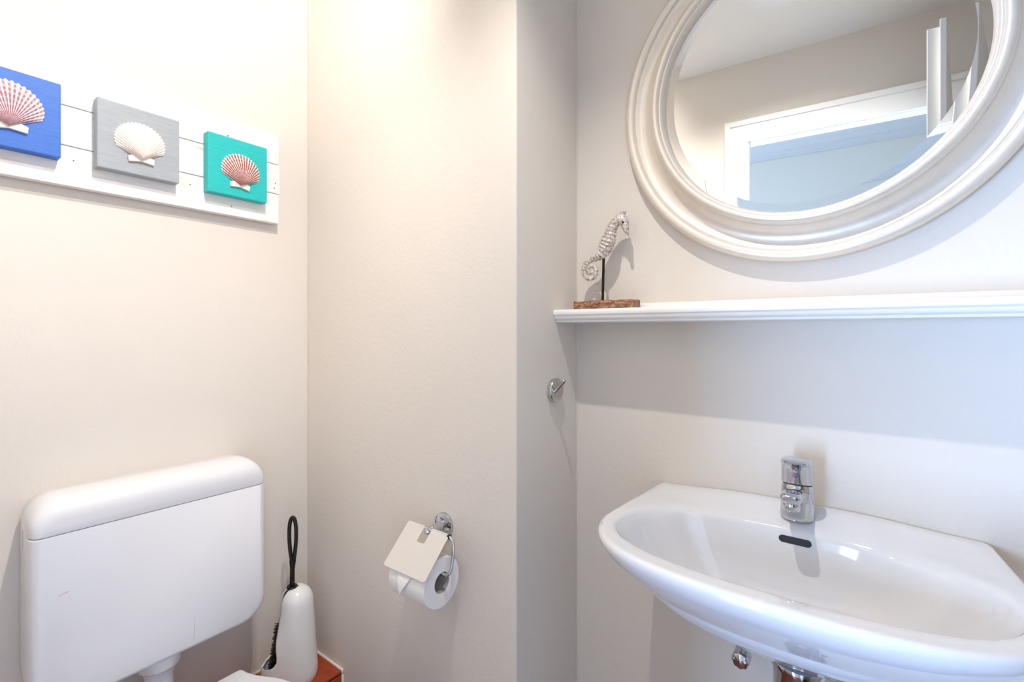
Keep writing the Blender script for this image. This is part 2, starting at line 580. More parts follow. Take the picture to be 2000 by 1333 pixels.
# ------------------------------------------------------------------ ceiling lamp
LY = 0.38
SPOTS = (((-0.33, LY, 2.285), (0.05, -0.24, -0.95)), ((-0.55, LY, 2.285), (-0.84, -0.22, -0.48)))
lamp = thing('ceiling_lamp', 'white ceiling bar with two round spotlight heads above the room', 'lamp', (-0.44, LY, ZC - 0.001))
MB().box((-0.60, LY - 0.025, ZC - 0.024), (-0.28, LY + 0.025, ZC - 0.001)).build('ceiling_bar', 'lampmetal', lamp, bevel=0.006)
for (pos, aim), pw in zip(SPOTS, LAMP_POWER):
    p, d = Vector(pos), Vector(aim).normalized()
    back = p - d * 0.045
    MB().tube([(p.x, LY, ZC - 0.02), (p.x, LY, ZC - 0.034), tuple(back + d * 0.01)], 0.006, 12).build('stem', 'lampmetal', lamp)
    hd_ = MB().lathe([(0.0, -0.048), (0.018, -0.047), (0.024, -0.040), (0.029, -0.010), (0.031, 0.0), (0.029, 0.0), (0.027, -0.006), (0.0, -0.007)], p, d, n=32, cap=False).build('spot_head', 'lampmetal', lamp)
    MB().lathe([(0.0, -0.0055), (0.0255, -0.0055), (0.024, -0.0035), (0.0, -0.0025)], p, d, n=32, cap=False).build('lens', 'lens', hd_)
    sl_ = bpy.data.lights.new('spot_light', 'SPOT')
    sl_.energy = pw
    sl_.color = LAMP_COLOR
    sl_.spot_size = math.radians(140)
    sl_.spot_blend = 0.6
    sl_.shadow_soft_size = 0.010
    so_ = bpy.data.objects.new('spot_light', sl_)
    so_.location = p + d * 0.012
    so_.rotation_euler = d.to_track_quat('-Z', 'Y').to_euler()
    COL.objects.link(so_)

# ------------------------------------------------------------------ tiled ledge in the corner
LZ, LFX = 0.275, -1.150
led = thing('tiled_ledge', 'low boxed ledge with red-brown glazed tiles in the corner under the brush', 'ledge', (LFX - 0.09, 0.4, 0))
MB().box((XL + 0.0005, -0.25, 0.0), (LFX - 0.009, YB - 0.0005, LZ - 0.009)).build('body', 'grout', led, smooth=0)
ys = [YB - 0.006 - 0.152 * k for k in range(7)]
for k in range(6):
    y1, y0 = ys[k], ys[k + 1] + 0.004
    MB().box((XL + 0.006, y0, LZ - 0.009), (LFX, y1, LZ)).build('tile', 'tile', led, bevel=0.0025)
    MB().box((LFX - 0.009, y0, 0.136), (LFX - 0.0004, y1, LZ - 0.0125)).build('tile', 'tile', led, bevel=0.002)
    MB().box((LFX - 0.009, y0, 0.004), (LFX - 0.0004, y1, 0.132)).build('tile', 'tile', led, bevel=0.002)
sl = MB()
sl.box((XL + 0.004, YB - 0.007, LZ - 0.009), (LFX + 0.004, YB - 0.0003, LZ + 0.004))
sl.box((LFX - 0.004, YB - 0.006, 0.0), (LFX + 0.004, YB - 0.0003, LZ - 0.008))
sl.box((XL + 0.0003, -0.14, LZ - 0.009), (XL + 0.007, YB - 0.007, LZ + 0.004))
sl.build('sealant', 'caulk', led, bevel=0.003)

# ------------------------------------------------------------------ cistern
CY0, CY1, CZ0, CZS, CZ1, CXF = 0.170, 0.588, 0.4955, 0.825, 0.889, -1.195
CYM = (CY0 + CY1) / 2
cis = thing('toilet_cistern', 'white plastic wall-hung cistern with a seam line below its lid', 'cistern', (XL + 0.07, CYM, CZ0))
def cis_outline(w, z0, z1, r, top):
    """Outline in (y, z), rounded."""
    h = z1 - z0
    pts = rrect(w, h, r, 8)
    return [(CYM + a, (z0 + z1) / 2 + b) for a, b in pts]
# body: rounded bottom corners, square at the seam
rings = []
for (x, ins) in ((XL + 0.001, 0.006), (XL + 0.03, 0.004), (CXF - 0.045, 0.0005), (CXF - 0.018, 0.0), (CXF - 0.008, 0.0018), (CXF - 0.002, 0.0065), (CXF, 0.014)):
    w_ = CY1 - CY0 - 2 * ins
    rings.append([(x, a, b) for a, b in [(CYM + p[0], (CZ0 + CZS) / 2 + p[1]) for p in rrect(w_, CZS - CZ0 - 0.003, (0.003, 0.003, 0.052, 0.052), 8)] ])
for i, (x, ins) in enumerate(((XL + 0.001, 0.006), (XL + 0.03, 0.004), (CXF - 0.045, 0.0005), (CXF - 0.018, 0.0), (CXF - 0.008, 0.0018), (CXF - 0.002, 0.0065), (CXF, 0.014))):
    rings[i] = [(x, y, (z + (ins * 0.8 if z < CZ0 + 0.08 else 0.0))) for (xx, y, z) in rings[i]]
MB().loft(rings).build('tank', 'plastic', cis, smooth=50)
# cover: rounded top
rings = []
for (x, ins, dz) in ((XL + 0.001, 0.010, 0.012), (XL + 0.02, 0.004, 0.004), (CXF - 0.060, 0.0005, 0.000), (CXF - 0.035, 0.0, 0.002), (CXF - 0.018, 0.0008, 0.008), (CXF - 0.006, 0.004, 0.019), (CXF - 0.001, 0.009, 0.030), (CXF + 0.0005, 0.016, 0.040)):
    w_ = CY1 - CY0 - 2 * ins
    h_ = CZ1 - dz - CZS
    rr = min(0.046, h_ * 0.75)
    rings.append([(x, CYM + p[0], CZS + h_ / 2 + p[1]) for p in rrect(w_, h_, (rr, rr, 0.002, 0.002), 8)])
cov = MB().loft(rings).build('cover', 'plastic', cis, smooth=50)
MB().box((XL + 0.004, CY0 + 0.012, CZS - 0.004), (CXF - 0.004, CY1 - 0.008, CZS + 0.001)).build('seam', 'rubber', cis, smooth=0)
# catch on the side, shallow half-moon
pts = [(-1.280 + 0.009 * math.cos(a), 0.806 + 0.016 * math.sin(a)) for a in [math.radians(-80 + 160 * k / 12) for k in range(13)]]
MB().tube([(p[0], CY0 + 0.0030, p[1]) for p in pts], 0.0010, 6).build('side_catch', 'greymark', cis)
# scuffs on the front
MB().tube([(CXF + 0.0001, 0.208, 0.7115), (CXF + 0.0001, 0.222, 0.7145)], 0.0005, 5).build('red_scratch', 'redmark', cis)
MB().tube([(CXF - 0.0001, 0.4305, 0.565), (CXF - 0.0001, 0.4285, 0.518)], 0.00035, 5).build('scratch', 'greymark', cis)
# flush pipe
MB().lathe([(0.036, 0.002), (0.0405, 0.0), (0.0405, -0.022), (0.037, -0.028), (0.031, -0.031), (0.029, -0.04), (0.0, -0.04)], (-1.245, CYM, CZ0 + 0.001), 'z', cap=False).build('pipe_collar', 'plastic', cis)
MB().tube([(-1.245, CYM, CZ0 - 0.03), (-1.245, CYM, 0.40), (-1.242, CYM, 0.375), (-1.232, CYM, 0.352), (-1.210, CYM, 0.338), (-1.185, CYM, 0.335), (-1.150, CYM, 0.335)], 0.0265, 20).build('flush_pipe', 'plastic', cis)

# ------------------------------------------------------------------ toilet
toi = thing('toilet', 'white toilet with closed lid below the cistern', 'toilet', (-0.93, CYM, 0))
half = [(0.0, 0.120), (0.006, 0.1275), (0.045, 0.138), (0.10, 0.165), (0.16, 0.180), (0.24, 0.179), (0.31, 0.160), (0.37, 0.120), (0.41, 0.065), (0.422, 0.0)]
hs = spline(half, 6)
outl = [(x, y) for x, y in hs] + [(x, -y) for x, y in reversed(hs[:-1])]
LBX = -1.148
def lidring(scale, z, ox=0.0):
    return [(LBX + 0.21 + (x - 0.21) * scale + ox, CYM + y * scale, z) for x, y in outl]
MB().loft([lidring(0.985, 0.411), lidring(1.0, 0.414), lidring(1.0, 0.424), lidring(0.992, 0.429), lidring(0.96, 0.4315), lidring(0.5, 0.434), lidring(0.05, 0.4345)]).build('lid', 'plastic', toi, smooth=50)
MB().loft([lidring(0.97, 0.388), lidring(0.99, 0.391), lidring(0.99, 0.406), lidring(0.975, 0.409)]).build('seat', 'plastic', toi, smooth=50)
MB().loft([lidring(0.52, 0.0, -0.04), lidring(0.55, 0.01, -0.04), lidring(0.52, 0.10, -0.05), lidring(0.64, 0.19, -0.05), lidring(0.86, 0.28, -0.02), lidring(0.955, 0.345, -0.005), lidring(0.97, 0.38, -0.002), lidring(0.955, 0.386, -0.002)]).build('bowl', 'ceramic', toi, smooth=60)
for s in (-1, 1):
    MB().lathe([(0.012, 0), (0.012, 0.02), (0.008, 0.024)], (LBX + 0.035, CYM + s * 0.075, 0.386), 'z', n=16).build('hinge', 'chrome', toi)

# ------------------------------------------------------------------ toilet brush and holder
BX, BY = -1.228, 0.684
holder = thing('brush_holder', 'white domed plastic toilet brush holder with an open slot on its side', 'brush holder', (BX, BY, LZ))
N = 96
sdir = math.atan2(-0.90, -0.436)            # slot faces the cistern side
zs = [0.0, 0.004, 0.012, 0.03, 0.045, 0.06, 0.08, 0.10, 0.13, 0.16, 0.185, 0.200, 0.212, 0.222, 0.230, 0.235, 0.2385, 0.2408, 0.2421, 0.2426]
def hold_r(z):
    if z < 0.012:
        return 0.0505 + 0.003 * z / 0.012
    if z < 0.196:
        return 0.0535 - (z - 0.012) / 0.184 * 0.0115
    t = (z - 0.196) / 0.0468
    return 0.042 * max(0.0, 1 - t ** 2.3) ** (1 / 2.3)
def adiff(a, b):
    return (a - b + PI) % (2 * PI) - PI
def slot_w(z):
    # half-angle of the open slot at height z: a teardrop above the cup, then a narrow gap to the top
    if z < 0.050:
        return 0.0
    pts_ = [(0.050, 0.0), (0.052, 0.26), (0.056, 0.44), (0.062, 0.56), (0.072, 0.64), (0.085, 0.62), (0.10, 0.55), (0.12, 0.48), (0.16, 0.42), (0.25, 0.42)]
    for (z0_, w0_), (z1_, w1_) in zip(pts_, pts_[1:]):
        if z <= z1_:
            return w0_ + (w1_ - w0_) * (z - z0_) / (z1_ - z0_)
    return 0.42
zs = [0.0, 0.004, 0.012, 0.03, 0.042, 0.050, 0.052, 0.056, 0.062, 0.072, 0.085, 0.10, 0.12, 0.14, 0.16, 0.185, 0.200, 0.212, 0.222, 0.230, 0.235, 0.2385, 0.2408, 0.2421, 0.2426]
rings = []
for z in zs:
    ring = []
    w_ = slot_w(z)
    for k in range(N + 1):
        phi = sdir + w_ + (2 * PI - 2 * w_) * k / N
        d = abs(adiff(phi, sdir))
        bul = 0.034 * math.exp(-(d / 0.66) ** 2) * sstep(0.20, 0.045, z) * (0.85 + 0.15 * sstep(0.0, 0.02, z))
        r = hold_r(z) + bul
        ring.append((BX + r * math.cos(phi), BY + r * math.sin(phi), LZ + z))
    rings.append(ring)
hb = MB().loft(rings, False, True, False)
ho = hb.build('body', 'brushplastic', holder, smooth=60)
sm = ho.modifiers.new('Solidify', 'SOLIDIFY')
sm.thickness = 0.0045
sm.offset = -1
brush = thing('toilet_brush', 'black toilet brush with a loop handle standing in the white holder', 'brush', (BX, BY, LZ + 0.005))
hx0, hy0 = BX + 0.011 * math.cos(sdir), BY + 0.011 * math.sin(sdir)
MB().tube([(hx0, hy0, LZ + 0.13), (hx0, hy0, LZ + 0.245), (hx0 + 0.001, hy0, LZ + 0.29), (hx0 + 0.001, hy0 + 0.001, LZ + 0.312)], [0.006, 0.0065, 0.0060, 0.0085], 14).build('shaft', 'black', brush)
# loop: long narrow eye in the wall-parallel direction
lp = []
for k in range(40):
    a = 2 * PI * k / 40
    zz = LZ + 0.367 - 0.060 * math.cos(a)
    wd = 0.0118 * math.sin(a) * (0.75 + 0.25 * (-math.cos(a)))
    lp.append((hx0 + 0.001 + wd * 0.80, hy0 + 0.001 + wd * 0.60, zz))
lp.append(lp[0])
lp.append(lp[1])
MB().tube(lp, 0.0050, 10, cap=False).build('loop_handle', 'black', brush)
MB().lathe([(0.012, 0.0), (0.014, -0.004), (0.009, -0.008)], (hx0, hy0, LZ + 0.246), 'z', n=20).build('collar', 'black', brush)
bb = MB()
rngb = random.Random(3)
for k in range(900):
    a = rngb.uniform(0, 2 * PI)
    z = LZ + rngb.uniform(0.018, 0.150)
    rr = 0.036 * (0.9 + 0.12 * rngb.random())
    lean = 0.028 * (1 - (z - LZ) / 0.2)
    c0 = Vector((hx0 + lean * math.cos(sdir), hy0 + lean * math.sin(sdir), z))
    c1 = c0 + Vector((math.cos(a) * rr, math.sin(a) * rr, rngb.uniform(-0.006, 0.006)))
    t = Vector((-math.sin(a), math.cos(a), 0)) * 0.0011
    bb.add([c0 - t, c0 + t, c0 + Vector((0, 0, 0.002)), c1 - t * 0.7, c1 + t * 0.7, c1 + Vector((0, 0, 0.0014))], [(0, 1, 4, 3), (1, 2, 5, 4), (2, 0, 3, 5), (3, 4, 5)])
bo = bb.build('bristles', 'bristle', brush, smooth=0, recalc=False)
bo['kind'] = 'stuff'
MB().lathe([(0.006, 0.0), (0.026, 0.004), (0.028, 0.04), (0.028, 0.10), (0.020, 0.135), (0.006, 0.145)], (hx0 + 0.016 * math.cos(sdir), hy0 + 0.016 * math.sin(sdir), LZ + 0.012), 'z', n=24).build('core', 'bristle', brush)

# ------------------------------------------------------------------ toilet roll holder
RX0, RX1, RYA, RZA, RR, RC = -0.812, -0.705, 0.706, 0.680, 0.0520, 0.0215
tph = thing('paper_holder', 'chrome toilet paper holder with a cream metal flap on the wall', 'paper holder', (-0.762, YB, 0.766))
MB().lathe([(0.0, 0.0), (0.026, 0.0), (0.026, -0.004), (0.0245, -0.007), (0.020, -0.009), (0.0, -0.009)], (-0.764, YB, 0.766), 'y', n=40, cap=False).build('wall_disc', 'chrome', tph)
MB().lathe([(0.0, -0.008), (0.0105, -0.008), (0.0095, -0.018), (0.009, -0.042), (0.0085, -0.046), (0.0065, -0.049), (0.0065, -0.058), (0.004, -0.061), (0.0, -0.061)], (-0.762, YB, 0.767), 'y', n=28, cap=False).build('post', 'chrome', tph)
bar = spline([(-0.788, 0.7235, 0.7705), (-0.76, 0.7235, 0.7705), (-0.72, 0.7235, 0.7705), (-0.702, 0.7235, 0.770), (-0.6895, 0.722, 0.762), (-0.6855, 0.719, 0.748), (-0.6850, 0.7165, 0.730), (-0.6862, 0.712, 0.710), (-0.690, 0.708, 0.7005), (-0.698, 0.7065, 0.6978), (-0.72, 0.706, 0.6975), (-0.795, 0.706, 0.6975)], 6)
MB().tube(bar, 0.0036, 14).build('wire_arm', 'chrome', tph)
MB().lathe([(0.0, -0.0025), (0.0052, -0.0025), (0.0052, 0.0025), (0.0, 0.0025)], (-0.7015, 0.7235, 0.7695), 'x', n=20, cap=False).build('ring', 'rod', tph)
# flap: thin plate with a notch, hinged on the bar, lying on the roll
fo = Vector((0, 0.7235, 0.7705))
fd = Vector((0, 0.6540 - 0.7235, 0.7010 - 0.7705)).normalized()     # downwards along the plate
fn = Vector((0, fd.z, -fd.y))
if fn.y > 0:
    fn = -fn
FL = 0.0980
def FP(x, s, h):
    return Vector((x, 0, 0)) + fo + fd * s + fn * h
fx0, fx1, nx0, nx1, nd_ = -0.826, -0.700, -0.774, -0.751, 0.032
out = [(fx0 + 0.003, -0.003), (nx0 - 0.001, -0.003), (nx0, -0.001), (nx0, nd_ - 0.003), (nx0 + 0.003, nd_), (nx1 - 0.003, nd_), (nx1, nd_ - 0.003), (nx1, -0.001), (nx1 + 0.001, -0.003), (fx1 - 0.003, -0.003), (fx1, 0.0), (fx1, FL - 0.004), (fx1 - 0.004, FL), (fx0 + 0.004, FL), (fx0, FL - 0.004), (fx0, 0.0)]
MB().loft([[FP(a, b, 0.0022) for a, b in out], [FP(a, b, 0.0035) for a, b in out]]).build('flap', 'flap', tph, smooth=0)
roll = thing('toilet_roll', 'white toilet paper roll hanging under the cream flap', 'toilet roll', (-0.76, RYA, RZA))
MB().lathe([(RC, RX0), (RR - 0.002, RX0), (RR, RX0 + 0.002), (RR, RX1 - 0.002), (RR - 0.002, RX1), (RC, RX1), (RC, RX0)], (0, RYA, RZA), 'x', n=64, cap=False).build('paper', 'paper', roll, smooth=30)
MB().lathe([(RC + 0.0004, RX0 + 0.001), (RC - 0.0012, RX0 + 0.001), (RC - 0.0012, RX1 - 0.0006), (RC + 0.0004, RX1 - 0.0006)], (0, RYA, RZA), 'x', n=48, cap=False).build('cardboard_tube', 'card', roll)
# folded tail: a triangle of paper over the front of the roll
tv = []
TN = 8
for k in range(TN + 1):
    t = k / TN
    a = math.radians(150 + 50 * t)        # from the front top to below the front
    rr = RR + 0.0012 + 0.006 * t * t
    y = RYA + rr * math.cos(a)
    z = RZA + rr * math.sin(a)
    hw_ = 0.026 * (1 - t) + 0.0006
    tv.append(((-0.771 - hw_ * 0.55 , y, z), (-0.771 + hw_ * 1.35, y, z)))
tm = MB()
vv = []
for a, b in tv:
    vv += [a, b]
nv = len(vv)
vv2 = [(p[0], p[1] - 0.0008, p[2]) for p in vv]
fs = []
for k in range(TN):
    fs += [(2 * k, 2 * k + 1, 2 * k + 3, 2 * k + 2), (nv + 2 * k, nv + 2 * k + 2, nv + 2 * k + 3, nv + 2 * k + 1)]
    fs += [(2 * k, 2 * k + 2, nv + 2 * k + 2, nv + 2 * k), (2 * k + 1, nv + 2 * k + 1, nv + 2 * k + 3, 2 * k + 3)]
tm.add(vv + vv2, fs)
tm.build('folded_tail', 'paper', roll, smooth=60)

# ------------------------------------------------------------------ chrome hook on the niche side
hk = thing('towel_hook', 'small round chrome wall hook with one slanting peg below the shelf', 'hook', (XN, 0.914, 1.067))
MB().lathe([(0.0, 0.0), (0.0262, 0.0), (0.0270, 0.002), (0.0270, 0.0095), (0.0258, 0.0115), (0.0, 0.0125)], (XN, 0.914, 1.0675), 'x', n=48, cap=False).build('disc', 'satin', hk)
MB().tube([(XN + 0.0115, 0.903, 1.0655), (XN + 0.0165, 0.9025, 1.0695), (XN + 0.036, 0.9005, 1.0895), (XN + 0.0385, 0.9002, 1.092), (XN + 0.0395, 0.900, 1.093)], [0.0042, 0.0042, 0.0042, 0.0038, 0.0022], 16).build('peg', 'chrome', hk)

# ------------------------------------------------------------------ shelf
sh = thing('wall_shelf', 'long white painted wall shelf with moulded front under the round mirror', 'shelf', (0, YS, 1.219))
prof = [(YS, 1.219), (0.930, 1.219), (0.9265, 1.2200), (0.9258, 1.2225), (0.9262, 1.2238), (0.9240, 1.2246), (0.9205, 1.2270), (0.9190, 1.2300), (0.9196, 1.2335), (0.9180, 1.2345), (0.9162, 1.2360), (0.9155, 1.2385), (0.9155, 1.2435), (0.9165, 1.2462), (0.9190, 1.2474), (YS, 1.2475)]
MB().loft([[(x, y, z) for y, z in prof] for x in (XN + 0.0003, XR - 0.001)]).build('board', 'shelfpaint', sh, smooth=28)
up = [(YS, 1.2470), (1.0125, 1.2470), (1.0125, 1.2560), (1.0145, 1.2602), (1.0185, 1.2618), (YS, 1.2618)]
MB().loft([[(x, y, z) for y, z in up] for x in (XN + 0.002, XR - 0.001)]).build('back_strip', 'shelfpaint', sh, smooth=28)

# ------------------------------------------------------------------ seahorse figurine
SY = 0.985
sea = thing('seahorse_figurine', 'whitewashed carved seahorse on a dark rod and brown wooden base', 'figurine', (-0.470, SY, 1.2475))
bx0, bx1, bz0, bz1 = -0.542, -0.399, 1.2478, 1.2680
rings = []
rb = random.Random(5)
for k in range(25):
    x = bx0 + (bx1 - bx0) * k / 24
    j = lambda a: rb.uniform(-a, a)
    rings.append([(x, SY - 0.020 + j(0.0012), bz0), (x, SY - 0.021 + j(0.0016), (bz0 + bz1) / 2 + j(0.002)), (x, SY - 0.019 + j(0.0012), bz1 - 0.001 + j(0.001)),
                  (x, SY - 0.008, bz1 + j(0.0012)), (x, SY + 0.010, bz1 + j(0.001)), (x, SY + 0.020 + j(0.001), bz1 - 0.001), (x, SY + 0.020, bz0)])
MB().loft(rings).build('wooden_base', 'bark', sea, smooth=40)
MB().tube([(-0.4785, SY, bz1 - 0.004), (-0.4770, SY, 1.32), (-0.4755, SY, 1.385)], 0.0030, 12).build('rod', 'rod', sea)
# body: one tube from the snout through head, neck and belly into the curled tail;
# coordinates are x, z, radius in the plane of the wall
sp_pts = [(-0.4188, 1.4005, 0.0036), (-0.4198, 1.4090, 0.0040), (-0.4220, 1.4190, 0.0056), (-0.4258, 1.4320, 0.0098), (-0.4320, 1.4430, 0.0128),
          (-0.4420, 1.4445, 0.0122), (-0.4515, 1.4355, 0.0114), (-0.4578, 1.4220, 0.0130), (-0.4625, 1.4060, 0.0156), (-0.4690, 1.3900, 0.0162), (-0.4780, 1.3765, 0.0135),
          (-0.4910, 1.3680, 0.0092), (-0.5060, 1.3635, 0.0068), (-0.5185, 1.3565, 0.0062), (-0.5255, 1.3445, 0.0060), (-0.5240, 1.3300, 0.0057), (-0.5140, 1.3205, 0.0054),
          (-0.5010, 1.3220, 0.0050), (-0.4940, 1.3325, 0.0047), (-0.4975, 1.3440, 0.0044), (-0.5080, 1.3480, 0.0040), (-0.5155, 1.3410, 0.0036), (-0.5130, 1.3320, 0.0033), (-0.5050, 1.3315, 0.0028), (-0.5040, 1.3375, 0.0020)]
dense = spline(sp_pts, 14)
cl = [Vector((p[0], SY, p[1])) for p in dense]
rad = [max(0.001, p[2]) for p in dense]
NS = 28
sb_ = MB()
rings = []
arc = 0.0
for i, p in enumerate(cl):
    if i:
        arc += (cl[i] - cl[i - 1]).length
    t = (cl[min(i + 1, len(cl) - 1)] - cl[max(i - 1, 0)]).normalized()
    side = Vector((0, 1, 0))
    nr = t.cross(side).normalized()
    ring = []
    onbody = sstep(0.055, 0.075, arc)
    period = 0.0082
    w_ = abs(math.sin(PI * arc / period))
    rid = 1 + (0.16 * (1 - w_) ** 2 * 1.0 - 0.05) * onbody
    for k in range(NS):
        a = 2 * PI * k / NS
        kn = 1 + 0.10 * onbody * (math.cos(3.5 * a * 2) * 0.5 + 0.5) * (1 - w_)
        r = rad[i] * rid * kn
        ring.append(p + nr * (math.cos(a) * r) + side * (math.sin(a) * r * 0.78))
    rings.append(ring)
sb_.loft(rings)
body = sb_.build('seahorse_body', 'seahorse', sea, smooth=50)
MB().loft([[(-0.4330 + 0.0075 * math.cos(a) * q[0] + q[1] * 0.3, SY + 0.005 * math.sin(a) * q[0], 1.4485 + q[1]) for a in [2 * PI * k / 12 for k in range(12)]]
           for q in ((1.0, 0.0), (0.85, 0.005), (0.95, 0.009), (1.05, 0.0125), (0.5, 0.0135))]).build('crown', 'seahorse', body)
for s in (-1, 1):
    MB().lathe([(0.0002, 0.0022), (0.002, 0.0016), (0.0028, 0.0), (0.0028, -0.002)], (-0.4265, SY + s * 0.0076, 1.4365), Vector((0, s, 0)), n=14).build('eye', 'rod', body)
fin = MB()
fr = []
for k in range(9):
    t = k / 8
    x = -0.4745 - 0.012 * math.sin(PI * t)
    z = 1.412 - 0.030 * t
    fr.append([(-0.470 - 0.008 * t, SY - 0.001, z), (x - 0.004 * t, SY - 0.0008, z + 0.001 * (k % 2)), (x - 0.004 * t, SY + 0.0008, z + 0.001 * (k % 2)), (-0.470 - 0.008 * t, SY + 0.001, z)])
fin.loft(fr)
fin.build('dorsal_fin', 'seahorse', body, smooth=40)

# ------------------------------------------------------------------ round mirror
MX, MZ = -0.0955, 1.663
mir = thing('round_mirror', 'round wall mirror in a wide champagne-silver frame above the shelf', 'mirror', (MX, YS, MZ))
fpr = [(0.316, 0.0005), (0.327, 0.004), (0.3335, 0.0095), (0.3365, 0.016), (0.3360, 0.0215), (0.3325, 0.0265), (0.3265, 0.0290), (0.3205, 0.0280), (0.3160, 0.0245), (0.3140, 0.0215),
       (0.3125, 0.0222), (0.3105, 0.0212), (0.3060, 0.0188), (0.2990, 0.0172), (0.2920, 0.0178), (0.2850, 0.0210), (0.2790, 0.0265), (0.2745, 0.0335), (0.2722, 0.0385), (0.2722, 0.0412),
       (0.2705, 0.0418), (0.2695, 0.0450), (0.2668, 0.0485), (0.2625, 0.0500), (0.2585, 0.0488), (0.2558, 0.0452), (0.2550, 0.0420), (0.2538, 0.0425), (0.2515, 0.0410), (0.2490, 0.0365), (0.2475, 0.0300), (0.2470, 0.0200), (0.2470, 0.0120)]
MB().lathe([(r, -d) for r, d in fpr], (MX, YS, MZ), 'y', n=160, cap=False).build('frame', 'frame', mir, smooth=60)
GD, RB, TB = 0.0200, 0.2300, math.tan(math.radians(2.6))
def disc(r, d, n=160):
    return [(MX + r * math.cos(2 * PI * k / n), YS - d, MZ + r * math.sin(2 * PI * k / n)) for k in range(n)]
gl = MB()
gl.add(disc(RB, GD), [tuple(range(160))])
g_o = gl.build('glass', 'mirror', mir, smooth=0)
bv_ = MB().loft([disc(RB, GD), disc(0.2472, GD + (0.2472 - RB) * TB)], True, False, False).build('bevel', 'bevel', g_o, smooth=30)
for ob in (g_o, bv_):      # face the room
    me = ob.data
    for p in me.polygons:
        if p.normal.y > 0:
            p.flip()
MB().loft([disc(0.2475, GD - 0.0012), disc(0.2475, 0.006), disc(0.05, 0.006)], True, False, True).build('backing', 'mirrorback', mir, smooth=0)

# ------------------------------------------------------------------ washbasin
SX, SYC = -0.1025, 0.80
ZR = 0.872
basin = thing('washbasin', 'white ceramic wall-mounted washbasin below the shelf', 'sink', (SX, YS, 0.69))
oh = [(0.0, 0.640), (0.06, 0.6415), (0.12, 0.648), (0.18, 0.663), (0.228, 0.690), (0.259, 0.726), (0.2745, 0.770), (0.2755, 0.820), (0.2715, 0.880), (0.265, 0.945), (0.2575, 1.000), (0.2535, 1.018), (0.247, 1.0250), (0.235, 1.0257), (0.15, 1.0257), (0.0, 1.0257)]
ih = [(0.0, 0.682), (0.07, 0.684), (0.13, 0.692), (0.185, 0.709), (0.222, 0.735), (0.243, 0.770), (0.2455, 0.805), (0.232, 0.848), (0.203, 0.884), (0.16, 0.909), (0.10, 0.925), (0.05, 0.930), (0.0, 0.931)]
def polar(half):
    pts = spline(half, 14)
    out_ = []
    for x, y in pts:
        out_.append((math.atan2(x, -(y - SYC)), math.hypot(x, y - SYC)))     # angle 0 = front
    def f(phi):
        a = abs(adiff(phi, 0.0))
        for (a0, r0), (a1, r1) in zip(out_, out_[1:]):
            if a0 <= a <= a1 + 1e-9:
                t = (a - a0) / max(1e-9, a1 - a0)
                # interpolate the chord, not the radius
                x = r0 * math.sin(a0) * (1 - t) + r1 * math.sin(a1) * t
                y = r0 * math.cos(a0) * (1 - t) + r1 * math.cos(a1) * t
                return math.hypot(x, y)
        return out_[-1][1]
    return f
Ro, Ri = polar(oh), polar(ih)
NB = 192
phis = []
# finer sampling near the back corners
for k in range(NB):
    phis.append(2 * PI * k / NB)
for c in (1,):
    ac = math.atan2(0.2535, -(1.020 - SYC))
    extra = [ac - 0.04, ac - 0.025, ac - 0.012, ac, ac + 0.01, ac + 0.02, ac + 0.035]
    phis += [a % (2 * PI) for a in extra] + [(-a) % (2 * PI) for a in extra]
phis = sorted(set(round(a, 5) for a in phis))
def P2(phi, r, cy=SYC):
    return (SX + math.sin(phi) * r, cy - math.cos(phi) * r)
def deck_z(x, y):
    dx = x - SX
    z = 0.014 * sstep(0.935, 1.018, y) * (1 - 0.75 * sstep(0.06, 0.26, abs(dx)))
    # soap dish hollow on the right, softly edged
    if dx > 0:
        z -= 0.0040 * sstep(0.105, 0.135, dx) * sstep(0.275, 0.215, dx) * sstep(0.855, 0.915, y) * sstep(1.020, 0.985, y)
    return z
rings = []
under = [(0.10, 0.700, 0.86), (0.24, 0.702, 0.86), (0.36, 0.710, 0.858), (0.49, 0.726, 0.852), (0.61, 0.748, 0.845), (0.72, 0.774, 0.835), (0.82, 0.799, 0.823), (0.895, 0.820, 0.812), (0.95, 0.838, 0.804), (0.982, 0.851, 0.80), (0.997, 0.858, 0.80)]
for s_, z_, cy_ in under:
    ring = []
    for a in phis:
        ro = Ro(a)
        x, y = P2(a, ro * s_, SYC)
        y += (cy_ - SYC)
        # the back stays on the wall
        back = sstep(0.70, 1.0, -math.cos(a))
        y = min(y, YS - 0.0005)
        ring.append((x, y + (YS - 0.0005 - y) * back * sstep(0.3, 0.8, s_), z_))
    rings.append(ring)
# rim
def rimpt(a, f, dz, off=0.0):
    """f: 0 = outer outline, 1 = bowl edge."""
    ro, ri = Ro(a), Ri(a)
    r = ro + off + (ri - ro) * f
    x, y = P2(a, r)
    y = min(y, YS - 0.0005)
    return (x, y, ZR + dz + deck_z(x, y))
for f, dz, off in ((0.0, -0.008, 0.0), (0.0, -0.004, -0.0012), (0.0, -0.0012, -0.0035), (0.0, 0.0, -0.0075)):
    rings.append([rimpt(a, f, dz, off) for a in phis])
for f, dz in ((0.22, 0.0002), (0.32, 0.0), (0.42, -0.0002), (0.52, -0.0004), (0.62, -0.0007), (0.70, -0.0011), (0.78, -0.0018), (0.85, -0.0030), (0.91, -0.0047), (0.96, -0.0068), (1.0, -0.0095)):
    rings.append([rimpt(a, f, dz) for a in phis])
